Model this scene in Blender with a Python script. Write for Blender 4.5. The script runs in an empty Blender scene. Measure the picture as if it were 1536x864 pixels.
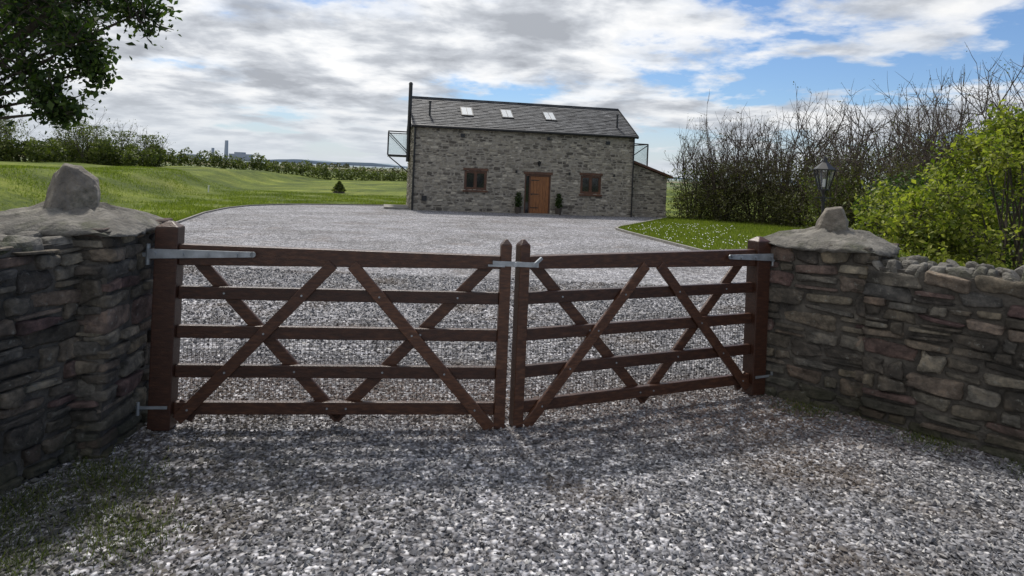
import bpy, math
import numpy as np
from mathutils import Vector, Matrix
rng=np.random.default_rng(11)
scn=bpy.context.scene
# ------------------------------------------------------------------ helpers
def build(name, parts, mats, smooth=False, parent=None, loc=None, rot=None, bevel=0):
    me=bpy.data.meshes.new(name)
    Vs=[];LI=[];LS=[];MI=[];off=0;lo=0
    for p in parts:
        V=np.asarray(p[0],dtype=np.float32).reshape(-1,3); F=np.asarray(p[1],dtype=np.int32); m=p[2] if len(p)>2 else 0
        Vs.append(V); k=F.shape[1]; n=F.shape[0]
        LI.append((F+off).ravel()); LS.append(lo+np.arange(n)*k); lo+=n*k
        MI.append(np.full(n,m,dtype=np.int32)); off+=len(V)
    V=np.concatenate(Vs);LI=np.concatenate(LI);LS=np.concatenate(LS);MI=np.concatenate(MI)
    me.vertices.add(len(V)); me.vertices.foreach_set('co',V.ravel())
    me.loops.add(len(LI)); me.loops.foreach_set('vertex_index',LI.astype(np.int32))
    me.polygons.add(len(LS)); me.polygons.foreach_set('loop_start',LS.astype(np.int32))
    for m in mats: me.materials.append(m)
    me.polygons.foreach_set('material_index',MI)
    me.polygons.foreach_set('use_smooth',np.full(len(LS),smooth,dtype=bool))
    me.update(calc_edges=True); me.validate()
    ob=bpy.data.objects.new(name,me); scn.collection.objects.link(ob)
    if parent: ob.parent=parent
    if loc: ob.location=loc
    if rot is not None: ob.rotation_euler=(0,0,rot)
    if bevel:
        b=ob.modifiers.new('bev','BEVEL'); b.width=bevel; b.segments=2; b.limit_method='ANGLE'
    return ob
def empty(name,loc=(0,0,0),rz=0):
    e=bpy.data.objects.new(name,None); scn.collection.objects.link(e); e.location=loc; e.rotation_euler=(0,0,rz); e.empty_display_size=.2; return e
BF=np.array([[0,3,2,1],[4,5,6,7],[0,1,5,4],[1,2,6,5],[2,3,7,6],[3,0,4,7]])
def box(x0,x1,y0,y1,z0,z1,m=0):
    return (np.array([[x0,y0,z0],[x1,y0,z0],[x1,y1,z0],[x0,y1,z0],[x0,y0,z1],[x1,y0,z1],[x1,y1,z1],[x0,y1,z1]],float),BF,m)
def beam(p0,p1,w,t,m=0,up=(0,0,1)):
    p0=np.array(p0,float);p1=np.array(p1,float);d=p1-p0;d/=np.linalg.norm(d)
    u=np.array(up,float); s=np.cross(d,u)
    if np.linalg.norm(s)<1e-4: s=np.cross(d,[1,0,0])
    s/=np.linalg.norm(s);u=np.cross(s,d)
    V=[]
    for p in(p0,p1):
        for a,b in((-1,-1),(1,-1),(1,1),(-1,1)): V.append(p+s*a*t/2+u*b*w/2)
    return (np.array(V),np.array([[0,1,2,3],[4,7,6,5],[0,4,5,1],[1,5,6,2],[2,6,7,3],[3,7,4,0]]),m)
def cyl(p0,p1,r0,r1=None,n=12,m=0):
    r1=r0 if r1 is None else r1
    p0=np.array(p0,float);p1=np.array(p1,float);d=p1-p0;d/=np.linalg.norm(d)
    s=np.cross(d,[0,0,1]); 
    if np.linalg.norm(s)<1e-3:s=np.array([1.,0,0])
    s/=np.linalg.norm(s);u=np.cross(s,d);a=np.arange(n)*2*math.pi/n
    ring=np.outer(np.cos(a),s)+np.outer(np.sin(a),u)
    V=np.concatenate([p0+ring*r0,p1+ring*r1,[p0],[p1]]);i=np.arange(n);j=(i+1)%n
    F=np.stack([i,i+n,j+n,j],1)
    T1=np.stack([i,j,np.full(n,2*n)],1);T2=np.stack([j+n,i+n,np.full(n,2*n+1)],1)
    return [(V,F,m),(V,T1,m),(V,T2,m)]
def tubes(polys,n=4,m=0):
    V=[];F=[];off=0
    a=np.arange(n)*2*math.pi/n;ca=np.cos(a)[:,None];sa=np.sin(a)[:,None];i=np.arange(n);j=(i+1)%n
    base=np.stack([i,j,j+n,i+n],1)
    for P,r in polys:
        P=np.asarray(P,float); d=P[-1]-P[0]; s=np.cross(d,[.3,.2,1.]);s/=np.linalg.norm(s)+1e-9;u=np.cross(d,s);u/=np.linalg.norm(u)+1e-9
        ring=ca*s+sa*u
        V.append((P[:,None,:]+ring[None]*np.asarray(r)[:,None,None]).reshape(-1,3))
        for k in range(len(P)-1): F.append(base+off+k*n)
        off+=len(P)*n
    return (np.concatenate(V),np.concatenate(F),m)
def leafparts(C,size,m=0,out=None,aspect=.55,jit=.35):
    C=np.asarray(C,float);n=len(C);a=rng.normal(size=(n,3));a/=np.linalg.norm(a,axis=1)[:,None]
    nn=rng.normal(size=(n,3))*.8+np.array([0,0,.5])
    if out is not None: nn=nn+out*.7
    b=np.cross(nn,a);b/=np.linalg.norm(b,axis=1)[:,None]+1e-9
    c=np.cross(a,b)
    s=size*(1+jit*rng.normal(size=(n,1))).clip(.4,1.8)
    V=np.stack([C-a*s*.5,C+b*s*aspect*.5+c*s*.08,C+a*s*.5,C-b*s*aspect*.5+c*s*.08],1).reshape(-1,3)
    F=np.arange(n*4).reshape(n,4)
    return (V,F,m)
# ------------------------------------------------------------------ materials
def newmat(name):
    m=bpy.data.materials.new(name);m.use_nodes=True;nt=m.node_tree;nt.nodes.clear()
    o=nt.nodes.new('ShaderNodeOutputMaterial');return m,nt,o
def ramp(nt,fac,stops):
    r=nt.nodes.new('ShaderNodeValToRGB');e=r.color_ramp.elements
    while len(e)<len(stops): e.new(.5)
    for i,(p,c) in enumerate(stops): e[i].position=p;e[i].color=(*c,1)
    nt.links.new(fac,r.inputs[0]);return r.outputs[0]
def noise(nt,co,scale,detail=5,rough=.55,dist=0):
    n=nt.nodes.new('ShaderNodeTexNoise');n.inputs['Scale'].default_value=scale;n.inputs['Detail'].default_value=detail
    n.inputs['Roughness'].default_value=rough;n.inputs['Distortion'].default_value=dist;nt.links.new(co,n.inputs['Vector']);return n.outputs['Fac']
def mixc(nt,fac,a,b,mode='MIX'):
    n=nt.nodes.new('ShaderNodeMix');n.data_type='RGBA';n.blend_type=mode
    if isinstance(fac,(int,float)): n.inputs[0].default_value=fac
    else: nt.links.new(fac,n.inputs[0])
    for v,i in((a,6),(b,7)):
        if isinstance(v,tuple): n.inputs[i].default_value=(*v,1)
        else: nt.links.new(v,n.inputs[i])
    return n.outputs[2]
def mth(nt,op,a,b=None,clamp=False):
    n=nt.nodes.new('ShaderNodeMath');n.operation=op;n.use_clamp=clamp
    for v,i in((a,0),(b,1)):
        if v is None: continue
        if isinstance(v,(int,float)): n.inputs[i].default_value=v
        else: nt.links.new(v,n.inputs[i])
    return n.outputs[0]
def pmat(name,stops,scale=5,island=0,rough=.8,bump=.3,bscale=30,metal=0,spec=.5,stretch=None,bdist=.01,stops2=None,s2=1.5,f2=(.45,.65),bdet=5):
    m,nt,o=newmat(name);p=nt.nodes.new('ShaderNodeBsdfPrincipled');nt.links.new(p.outputs[0],o.inputs[0])
    tc=nt.nodes.new('ShaderNodeTexCoord');co=tc.outputs['Object']
    if stretch:
        mp=nt.nodes.new('ShaderNodeMapping');mp.inputs['Scale'].default_value=stretch;nt.links.new(co,mp.inputs[0]);co=mp.outputs[0]
    f=noise(nt,co,scale)
    if island:
        g=nt.nodes.new('ShaderNodeNewGeometry')
        f2_=mth(nt,'MULTIPLY',g.outputs['Random Per Island'],island);f1=mth(nt,'MULTIPLY',f,1-island)
        f=mth(nt,'ADD',f1,f2_)
    c=ramp(nt,f,stops)
    if stops2:
        n2=noise(nt,tc.outputs['Object'],s2,5,.65);k=ramp(nt,n2,[(f2[0],(0,0,0)),(f2[1],(1,1,1))])
        n3=noise(nt,tc.outputs['Object'],s2*9,4);c2=ramp(nt,n3,stops2);c=mixc(nt,k,c,c2)
    nt.links.new(c,p.inputs['Base Color'])
    p.inputs['Roughness'].default_value=rough;p.inputs['Metallic'].default_value=metal;p.inputs['Specular IOR Level'].default_value=spec
    if bump:
        b=nt.nodes.new('ShaderNodeBump');b.inputs['Strength'].default_value=bump;b.inputs['Distance'].default_value=bdist
        nt.links.new(noise(nt,co,bscale,bdet,.65),b.inputs['Height']);nt.links.new(b.outputs[0],p.inputs['Normal'])
    return m
def leafmat(name,stops,trans=.4,clump=1.5):
    m,nt,o=newmat(name);tc=nt.nodes.new('ShaderNodeTexCoord');g=nt.nodes.new('ShaderNodeNewGeometry')
    f=mth(nt,'ADD',mth(nt,'MULTIPLY',g.outputs['Random Per Island'],.5),mth(nt,'MULTIPLY',noise(nt,tc.outputs['Object'],clump,2),.5))
    c=ramp(nt,f,stops)
    d=nt.nodes.new('ShaderNodeBsdfPrincipled');nt.links.new(c,d.inputs['Base Color']);d.inputs['Roughness'].default_value=.55;d.inputs['Specular IOR Level'].default_value=.3
    t=nt.nodes.new('ShaderNodeBsdfTranslucent');nt.links.new(mixc(nt,1.0,c,(1.3,1.5,.6),'MULTIPLY'),t.inputs[0])
    x=nt.nodes.new('ShaderNodeMixShader');x.inputs[0].default_value=trans
    nt.links.new(d.outputs[0],x.inputs[1]);nt.links.new(t.outputs[0],x.inputs[2]);nt.links.new(x.outputs[0],o.inputs[0]);return m

M_wood=pmat('dark_stained_wood',[(.3,(.027,.010,.006)),(.5,(.054,.021,.0115)),(.62,(.088,.036,.018)),(.75,(.14,.06,.03))],scale=7,island=.25,rough=.38,bump=.45,bscale=22,stretch=(2.2,12,9),bdist=.005)
M_galv=pmat('galvanised_steel',[(.3,(.26,.28,.30)),(.7,(.46,.49,.52))],scale=14,rough=.5,bump=.15,metal=.7)
M_black=pmat('black_metal',[(.3,(.008,.008,.009)),(.7,(.02,.02,.022))],rough=.4,bump=.05)
M_wire=pmat('wire',[(.3,(.05,.038,.034)),(.7,(.10,.085,.075))],rough=.5,bump=0,metal=.4)
def stonemat():
    m,nt,o=newmat('rubble_stone');p=nt.nodes.new('ShaderNodeBsdfPrincipled');nt.links.new(p.outputs[0],o.inputs[0]);p.inputs['Roughness'].default_value=.88;p.inputs['Specular IOR Level'].default_value=.3
    tc=nt.nodes.new('ShaderNodeTexCoord');co=tc.outputs['Object'];g=nt.nodes.new('ShaderNodeNewGeometry');r=g.outputs['Random Per Island']
    c=ramp(nt,r,[(0,(.06,.053,.046)),(.16,(.16,.138,.108)),(.3,(.09,.08,.072)),(.42,(.22,.185,.13)),(.55,(.135,.088,.084)),(.66,(.25,.215,.16)),(.78,(.11,.106,.10)),(.9,(.30,.265,.205)),(1,(.17,.112,.10))])
    n=noise(nt,co,11,5,.68);c=mixc(nt,1.0,c,ramp(nt,n,[(.3,(.36,.36,.36)),(.5,(.92,.92,.92)),(.7,(1.75,1.68,1.58))]),'MULTIPLY')
    n2=noise(nt,co,2.6,5,.65);c=mixc(nt,ramp(nt,n2,[(.52,(0,0,0)),(.68,(.75,.75,.75))]),c,(.042,.04,.036))
    n4=noise(nt,co,26,3,.6);c=mixc(nt,ramp(nt,n4,[(.62,(0,0,0)),(.71,(.6,.6,.6))]),c,(.29,.285,.25))
    s=nt.nodes.new('ShaderNodeSeparateXYZ');nt.links.new(co,s.inputs[0])
    low=nt.nodes.new('ShaderNodeMapRange');low.inputs[1].default_value=.28;low.inputs[2].default_value=0;nt.links.new(s.outputs[2],low.inputs[0])
    c=mixc(nt,mth(nt,'MULTIPLY',mth(nt,'MULTIPLY',low.outputs[0],noise(nt,co,6,3)),1.1,True),c,(.045,.05,.022))
    nt.links.new(c,p.inputs['Base Color'])
    b=nt.nodes.new('ShaderNodeBump');b.inputs['Strength'].default_value=1;b.inputs['Distance'].default_value=.04;nt.links.new(noise(nt,co,17,7,.74),b.inputs['Height']);nt.links.new(b.outputs[0],p.inputs['Normal']);return m
M_stone=stonemat()
M_mortar=pmat('lime_mortar',[(.3,(.065,.058,.05)),(.7,(.17,.152,.128))],scale=9,rough=.95,bump=1,bscale=26,bdist=.03,stops2=[(.4,(.035,.032,.028)),(.7,(.08,.072,.062))],s2=2.5)
M_cap=pmat('mortar_cap',[(.3,(.08,.074,.065)),(.55,(.17,.158,.138)),(.75,(.29,.27,.235))],scale=7,rough=.95,bump=1,bscale=20,bdist=.035,stops2=[(.35,(.04,.042,.024)),(.7,(.095,.10,.055))],s2=3.2,f2=(.50,.66))
M_rock=pmat('cap_rock',[(.3,(.10,.088,.075)),(.5,(.20,.175,.145)),(.65,(.32,.285,.24)),(.8,(.46,.42,.36))],scale=6,rough=.9,bump=1,bscale=14,bdist=.03,stops2=[(.35,(.06,.058,.045)),(.7,(.15,.14,.11))],s2=4,f2=(.53,.66))
M_hstone=pmat('barn_stone',[(.2,(.095,.083,.07)),(.4,(.20,.178,.147)),(.6,(.285,.255,.205)),(.8,(.42,.38,.31)),(.9,(.55,.50,.42))],scale=6,island=.7,rough=.9,bump=.6,bscale=20,bdist=.02)
M_hmortar=pmat('barn_mortar',[(.3,(.22,.198,.168)),(.7,(.37,.34,.29))],scale=8,rough=.95,bump=.6,bscale=30)
M_slate=pmat('slate',[(.2,(.035,.037,.042)),(.5,(.062,.065,.072)),(.8,(.11,.113,.12))],scale=3,island=.6,rough=.68,bump=.4,bscale=30,spec=.35)
M_oak=pmat('oak_door',[(.3,(.17,.065,.022)),(.7,(.33,.135,.042))],scale=4,rough=.5,bump=.2,stretch=(8,8,1))
M_frame=pmat('brown_frame',[(.3,(.065,.027,.015)),(.7,(.13,.056,.028))],scale=4,rough=.5,bump=.15)
M_kerb=pmat('kerb_concrete',[(.3,(.16,.15,.135)),(.7,(.30,.285,.26))],scale=8,rough=.9,bump=.5)
M_white=pmat('white_paint',[(.3,(.7,.7,.68)),(.7,(.8,.8,.78))],rough=.6,bump=0)
M_bark=pmat('bark',[(.3,(.035,.028,.022)),(.7,(.10,.082,.065))],scale=12,rough=.9,bump=.6)
M_twig=pmat('twigs',[(.3,(.045,.034,.029)),(.7,(.13,.10,.08))],scale=3,rough=.9,bump=0)
def glass(name,col,rough=.06):
    m,nt,o=newmat(name);p=nt.nodes.new('ShaderNodeBsdfPrincipled');p.inputs['Base Color'].default_value=(*col,1);p.inputs['Roughness'].default_value=rough
    p.inputs['Specular IOR Level'].default_value=.8;tc=nt.nodes.new('ShaderNodeTexCoord');b=nt.nodes.new('ShaderNodeBump');b.inputs['Strength'].default_value=.05
    nt.links.new(noise(nt,tc.outputs['Object'],1.5),b.inputs['Height']);nt.links.new(b.outputs[0],p.inputs['Normal']);nt.links.new(p.outputs[0],o.inputs[0]);return m
M_glass=glass('window_glass',(.02,.022,.025)); M_sky=glass('skylight_glass',(.55,.57,.58),.25)
def clearglass():
    m,nt,o=newmat('balcony_glass');g=nt.nodes.new('ShaderNodeBsdfGlossy');g.inputs['Roughness'].default_value=.05;t=nt.nodes.new('ShaderNodeBsdfTransparent');t.inputs[0].default_value=(.93,.95,.95,1)
    x=nt.nodes.new('ShaderNodeMixShader');x.inputs[0].default_value=.10;nt.links.new(t.outputs[0],x.inputs[1]);nt.links.new(g.outputs[0],x.inputs[2]);nt.links.new(x.outputs[0],o.inputs[0]);return m
M_clear=clearglass()
L_dark=leafmat('leaf_dark',[(.3,(.014,.030,.007)),(.5,(.036,.066,.014)),(.7,(.08,.12,.026))],.38)
L_bright=leafmat('leaf_spring',[(.3,(.085,.115,.016)),(.5,(.19,.225,.034)),(.7,(.34,.35,.07))],.42,2.0)
L_hedge=leafmat('leaf_hedge',[(.3,(.04,.055,.015)),(.5,(.085,.108,.026)),(.7,(.16,.18,.042))],.32,.5)
L_olive=leafmat('leaf_olive',[(.3,(.035,.036,.017)),(.5,(.068,.068,.025)),(.7,(.12,.12,.04))],.3,.6)
L_grass=leafmat('grass_blade',[(.3,(.085,.12,.014)),(.5,(.145,.185,.022)),(.7,(.22,.25,.045))],.35,.4)
def groundmat():
    m,nt,o=newmat('grass_ground');p=nt.nodes.new('ShaderNodeBsdfPrincipled');nt.links.new(p.outputs[0],o.inputs[0]);p.inputs['Roughness'].default_value=.9;p.inputs['Specular IOR Level'].default_value=.15
    tc=nt.nodes.new('ShaderNodeTexCoord');co=tc.outputs['Object']
    f=mth(nt,'ADD',mth(nt,'MULTIPLY',noise(nt,co,.22,4),.5),mth(nt,'MULTIPLY',noise(nt,co,5,5,.72),.5))
    c=ramp(nt,f,[(.38,(.048,.075,.012)),(.46,(.09,.125,.016)),(.54,(.14,.175,.022)),(.63,(.22,.235,.05))])
    mpp=nt.nodes.new('ShaderNodeMapping');mpp.inputs['Scale'].default_value=(.5,.12,1);nt.links.new(co,mpp.inputs[0])
    c=mixc(nt,1.0,c,ramp(nt,noise(nt,mpp.outputs[0],1,5,.65),[(.35,(.52,.56,.52)),(.62,(1.15,1.12,1.05))]),'MULTIPLY')
    s=nt.nodes.new('ShaderNodeSeparateXYZ');nt.links.new(co,s.inputs[0])
    mp=nt.nodes.new('ShaderNodeMapping');mp.inputs['Scale'].default_value=(.004,.012,1);nt.links.new(co,mp.inputs[0])
    v=nt.nodes.new('ShaderNodeTexVoronoi');nt.links.new(mp.outputs[0],v.inputs['Vector']);v.inputs['Scale'].default_value=1
    sv=nt.nodes.new('ShaderNodeSeparateColor');nt.links.new(v.outputs['Color'],sv.inputs[0])
    fc=ramp(nt,sv.outputs[0],[(0,(.10,.15,.04)),(.4,(.20,.17,.10)),(.7,(.09,.14,.05)),(1,(.20,.18,.12))])
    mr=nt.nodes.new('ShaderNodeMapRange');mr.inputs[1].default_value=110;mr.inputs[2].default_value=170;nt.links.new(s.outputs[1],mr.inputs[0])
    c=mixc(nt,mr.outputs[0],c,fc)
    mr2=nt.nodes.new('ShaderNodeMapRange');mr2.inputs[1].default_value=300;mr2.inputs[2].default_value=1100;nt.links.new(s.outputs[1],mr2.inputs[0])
    c=mixc(nt,mr2.outputs[0],c,(.26,.31,.36))  # atmospheric haze painted into the far ground colour by distance
    nt.links.new(c,p.inputs['Base Color'])
    b=nt.nodes.new('ShaderNodeBump');b.inputs['Strength'].default_value=.8;b.inputs['Distance'].default_value=.09;nt.links.new(noise(nt,co,7,5,.78),b.inputs['Height']);nt.links.new(b.outputs[0],p.inputs['Normal']);return m
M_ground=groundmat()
def dirtfac(nt,co):
    return noise(nt,co,.8,5,.62)
def gravelmat():
    m,nt,o=newmat('gravel');p=nt.nodes.new('ShaderNodeBsdfPrincipled');nt.links.new(p.outputs[0],o.inputs[0]);p.inputs['Roughness'].default_value=.85;p.inputs['Specular IOR Level'].default_value=.3
    tc=nt.nodes.new('ShaderNodeTexCoord');co=tc.outputs['Object']
    v=nt.nodes.new('ShaderNodeTexVoronoi');v.inputs['Scale'].default_value=36;nt.links.new(co,v.inputs['Vector'])
    s=nt.nodes.new('ShaderNodeSeparateColor');nt.links.new(v.outputs['Color'],s.inputs[0])
    c=ramp(nt,s.outputs[0],[(0,(.11,.11,.12)),(.4,(.27,.27,.29)),(.75,(.44,.44,.465)),(1,(.74,.73,.74))])
    v2=nt.nodes.new('ShaderNodeTexVoronoi');v2.inputs['Scale'].default_value=9;nt.links.new(co,v2.inputs['Vector'])
    s2=nt.nodes.new('ShaderNodeSeparateColor');nt.links.new(v2.outputs['Color'],s2.inputs[0])
    c=mixc(nt,.6,c,ramp(nt,s2.outputs[1],[(0,(.42,.42,.42)),(1,(1.35,1.35,1.35))]),'MULTIPLY')
    big=ramp(nt,noise(nt,co,.45,5,.6),[(.35,(.74,.73,.72)),(.6,(1.12,1.12,1.14))])
    c=mixc(nt,1.0,c,big,'MULTIPLY')
    dk=ramp(nt,v.outputs['Distance'],[(.35,(1,1,1)),(.75,(.25,.23,.22))]);c=mixc(nt,.8,c,dk,'MULTIPLY')
    dirt=ramp(nt,dirtfac(nt,co),[(.54,(0,0,0)),(.68,(1,1,1))]);c=mixc(nt,mth(nt,'MULTIPLY',dirt,.3),c,(.14,.10,.07))
    nt.links.new(c,p.inputs['Base Color'])
    b=nt.nodes.new('ShaderNodeBump');b.invert=True;b.inputs['Strength'].default_value=1;b.inputs['Distance'].default_value=.02;nt.links.new(v.outputs['Distance'],b.inputs['Height']);nt.links.new(b.outputs[0],p.inputs['Normal']);return m
M_gravel=gravelmat()
def chipmat():
    m,nt,o=newmat('gravel_chips');p=nt.nodes.new('ShaderNodeBsdfPrincipled');nt.links.new(p.outputs[0],o.inputs[0]);p.inputs['Roughness'].default_value=.7;p.inputs['Specular IOR Level'].default_value=.4
    g=nt.nodes.new('ShaderNodeNewGeometry');tc=nt.nodes.new('ShaderNodeTexCoord');co=tc.outputs['Object']
    c=ramp(nt,g.outputs['Random Per Island'],[(0,(.04,.04,.044)),(.3,(.095,.095,.103)),(.6,(.175,.175,.19)),(.82,(.28,.28,.295)),(.93,(.38,.36,.34)),(1,(.68,.67,.66))])
    n=dirtfac(nt,co);c=mixc(nt,ramp(nt,n,[(.49,(0,0,0)),(.64,(.65,.65,.65))]),c,(.105,.074,.048))
    s=nt.nodes.new('ShaderNodeSeparateXYZ');nt.links.new(co,s.inputs[0])
    d=mth(nt,'ABSOLUTE',mth(nt,'SUBTRACT',s.outputs[1],4.9));mr=nt.nodes.new('ShaderNodeMapRange');mr.inputs[1].default_value=1.0;mr.inputs[2].default_value=.15;nt.links.new(d,mr.inputs[0])
    c=mixc(nt,mth(nt,'MULTIPLY',mr.outputs[0],.5),c,(.16,.095,.066))
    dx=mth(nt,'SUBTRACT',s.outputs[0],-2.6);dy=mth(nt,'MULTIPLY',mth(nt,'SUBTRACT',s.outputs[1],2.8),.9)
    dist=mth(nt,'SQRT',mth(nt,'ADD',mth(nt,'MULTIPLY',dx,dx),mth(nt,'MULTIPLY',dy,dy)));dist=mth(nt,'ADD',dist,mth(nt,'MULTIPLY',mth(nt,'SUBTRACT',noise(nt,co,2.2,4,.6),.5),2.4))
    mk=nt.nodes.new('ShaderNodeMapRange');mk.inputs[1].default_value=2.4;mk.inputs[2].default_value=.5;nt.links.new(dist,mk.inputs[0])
    c=mixc(nt,mth(nt,'MULTIPLY',mk.outputs[0],.8),c,(.045,.042,.026))  # near-left foreground shade painted into the chip colour, together with mossy dirt
    nt.links.new(c,p.inputs['Base Color']);return m
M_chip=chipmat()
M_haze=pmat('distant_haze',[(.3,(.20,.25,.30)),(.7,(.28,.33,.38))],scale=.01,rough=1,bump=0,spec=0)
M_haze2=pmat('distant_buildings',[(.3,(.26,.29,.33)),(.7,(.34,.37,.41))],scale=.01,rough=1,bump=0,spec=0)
# ------------------------------------------------------------------ terrain
def sst(t): t=np.clip(t,0,1);return t*t*(3-2*t)
def gz(x,y):
    x=np.asarray(x,float);y=np.asarray(y,float)
    b=-.0148*(np.clip(y,5,36)-5)
    xb=-(12.8+.2*(np.clip(y,10,70)-15))
    bank=sst((xb-x)/4.5)*sst((y-4)/10)*(1-sst((y-66)/40))
    return b+1.2*bank+.14*bank*np.sin(x*.5+y*.31)*np.sin(y*.17)+.12*sst((x-11)/6)*np.sin(y*.3)
xs=np.concatenate([-np.geomspace(61,4500,26)[::-1],np.arange(-60,61,1.),np.geomspace(61,4500,26)])
ys=np.concatenate([np.arange(-30,121,1.),np.geomspace(124,6000,40)])
X,Y=np.meshgrid(xs,ys);Z=gz(X,Y);nx=len(xs);ny=len(ys)
i,j=np.meshgrid(np.arange(nx-1),np.arange(ny-1));a=(j*nx+i).ravel()
build('ground',[(np.stack([X,Y,Z],-1).reshape(-1,3),np.stack([a,a+1,a+nx+1,a+nx],1))],[M_ground],True)
YL=[-12,3.9,4.4,5,10,16.9,19.3,24,27.5,30,32,33.5,35.5,36.8,37.4]
XL=[-10,-10,-8.6,-8.6,-8.7,-9.2,-9.6,-11,-11.7,-11.8,-11.3,-10.6,-8,-6.1,-5]
YR=[-12,3.9,4.4,8,12,16.7,20,23,24.4,25,26,30,35,37.4]
XR=[10,10,6.2,6,5.4,5.0,4.5,4.05,3.93,4.0,4.35,6.1,8.2,8.6]
yy=np.unique(np.concatenate([np.arange(-12,37.5,.5),[3.9,4.4,16.7,24.4,37.4]]))
fx=np.linspace(0,1,9)
xl=np.interp(yy,YL,XL);xr=np.interp(yy,YR,XR)
GX=xl[:,None]+(xr-xl)[:,None]*fx;GY=np.repeat(yy[:,None],9,1)
GZ=-.0148*(np.clip(GY,5,36)-5)+.006
i,j=np.meshgrid(np.arange(8),np.arange(len(yy)-1));a=(j*9+i).ravel()
build('gravel_driveway',[(np.stack([GX,GY,GZ],-1).reshape(-1,3),np.stack([a,a+1,a+10,a+9],1))],[M_gravel],True)
def kerb(name,px,py,w=.07,h=.06):
    P=np.stack([px,py],1);T=np.gradient(P,axis=0);T/=np.linalg.norm(T,axis=1)[:,None];S=np.stack([-T[:,1],T[:,0]],1)
    z=gz(P[:,0],P[:,1]);V=[]
    for s,dz in((-1,-.05),(-1,h),(1,h),(1,-.05)):
        q=P+S*s*w/2;V.append(np.column_stack([q,z+dz]))
    V=np.stack(V,1).reshape(-1,3);F=[]
    for k in range(len(P)-1):
        for c in range(4): F.append([k*4+c,k*4+(c+1)%4,k*4+4+(c+1)%4,k*4+4+c])
    build(name,[(V,np.array(F))],[M_kerb])
ky=np.arange(6,37,.4)
kerb('kerb_edging',np.interp(ky,YL,XL),ky);kerb('kerb_edging',np.interp(ky,YR,XR),ky,w=.1,h=.08)
def chips():
    P=[]
    for y0,y1,den in((1.5,6,2700),(6,11,850)):
        n=int(den*(.85*(y1*y1-y0*y0)+1.8*(y1-y0)))
        y=np.sqrt(rng.uniform(y0*y0,y1*y1,n));x=rng.uniform(-1,1,n)*(.85*y+.9)
        r=rng.uniform(.0045,.0110,n)**1*(1 if y1<7 else 1.4)
        big=rng.random(n)<.12;r=np.where(big,r*1.5,r)
        P.append(np.stack([x,y,r],1))
    P=np.concatenate(P)
    keep=(P[:,0]>-8.3)&(P[:,0]<np.where(P[:,1]<4,9,5.3))
    P=P[keep];n=len(P)
    T=np.array([[1,0,0],[0,1,0],[-1,0,0],[0,-1,0],[0,0,1],[0,0,-1]],float)
    V=T[None]*np.stack([rng.uniform(.8,1.6,n),rng.uniform(.7,1.2,n),rng.uniform(.35,.9,n)],1)[:,None,:]+rng.normal(size=(n,6,3))*.28
    a=rng.uniform(0,6.28,n);c,s=np.cos(a)[:,None],np.sin(a)[:,None];t=rng.normal(size=n)[:,None]*.4
    x=V[:,:,0]*c-V[:,:,1]*s;y=V[:,:,0]*s+V[:,:,1]*c;z=V[:,:,2]+x*t
    V=np.stack([x,y,z],-1)*P[:,2][:,None,None]
    base=gz(P[:,0],P[:,1])+.006+rng.uniform(-.1,.9,n)*P[:,2]*.8
    V[:,:,0]+=P[:,0:1];V[:,:,1]+=P[:,1:2];V[:,:,2]+=base[:,None]
    F=np.array([[0,1,4],[1,2,4],[2,3,4],[3,0,4],[1,0,5],[2,1,5],[3,2,5],[0,3,5]])
    F=(F[None]+np.arange(n)[:,None,None]*6).reshape(-1,3)
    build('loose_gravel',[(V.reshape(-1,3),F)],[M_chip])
chips()
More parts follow.
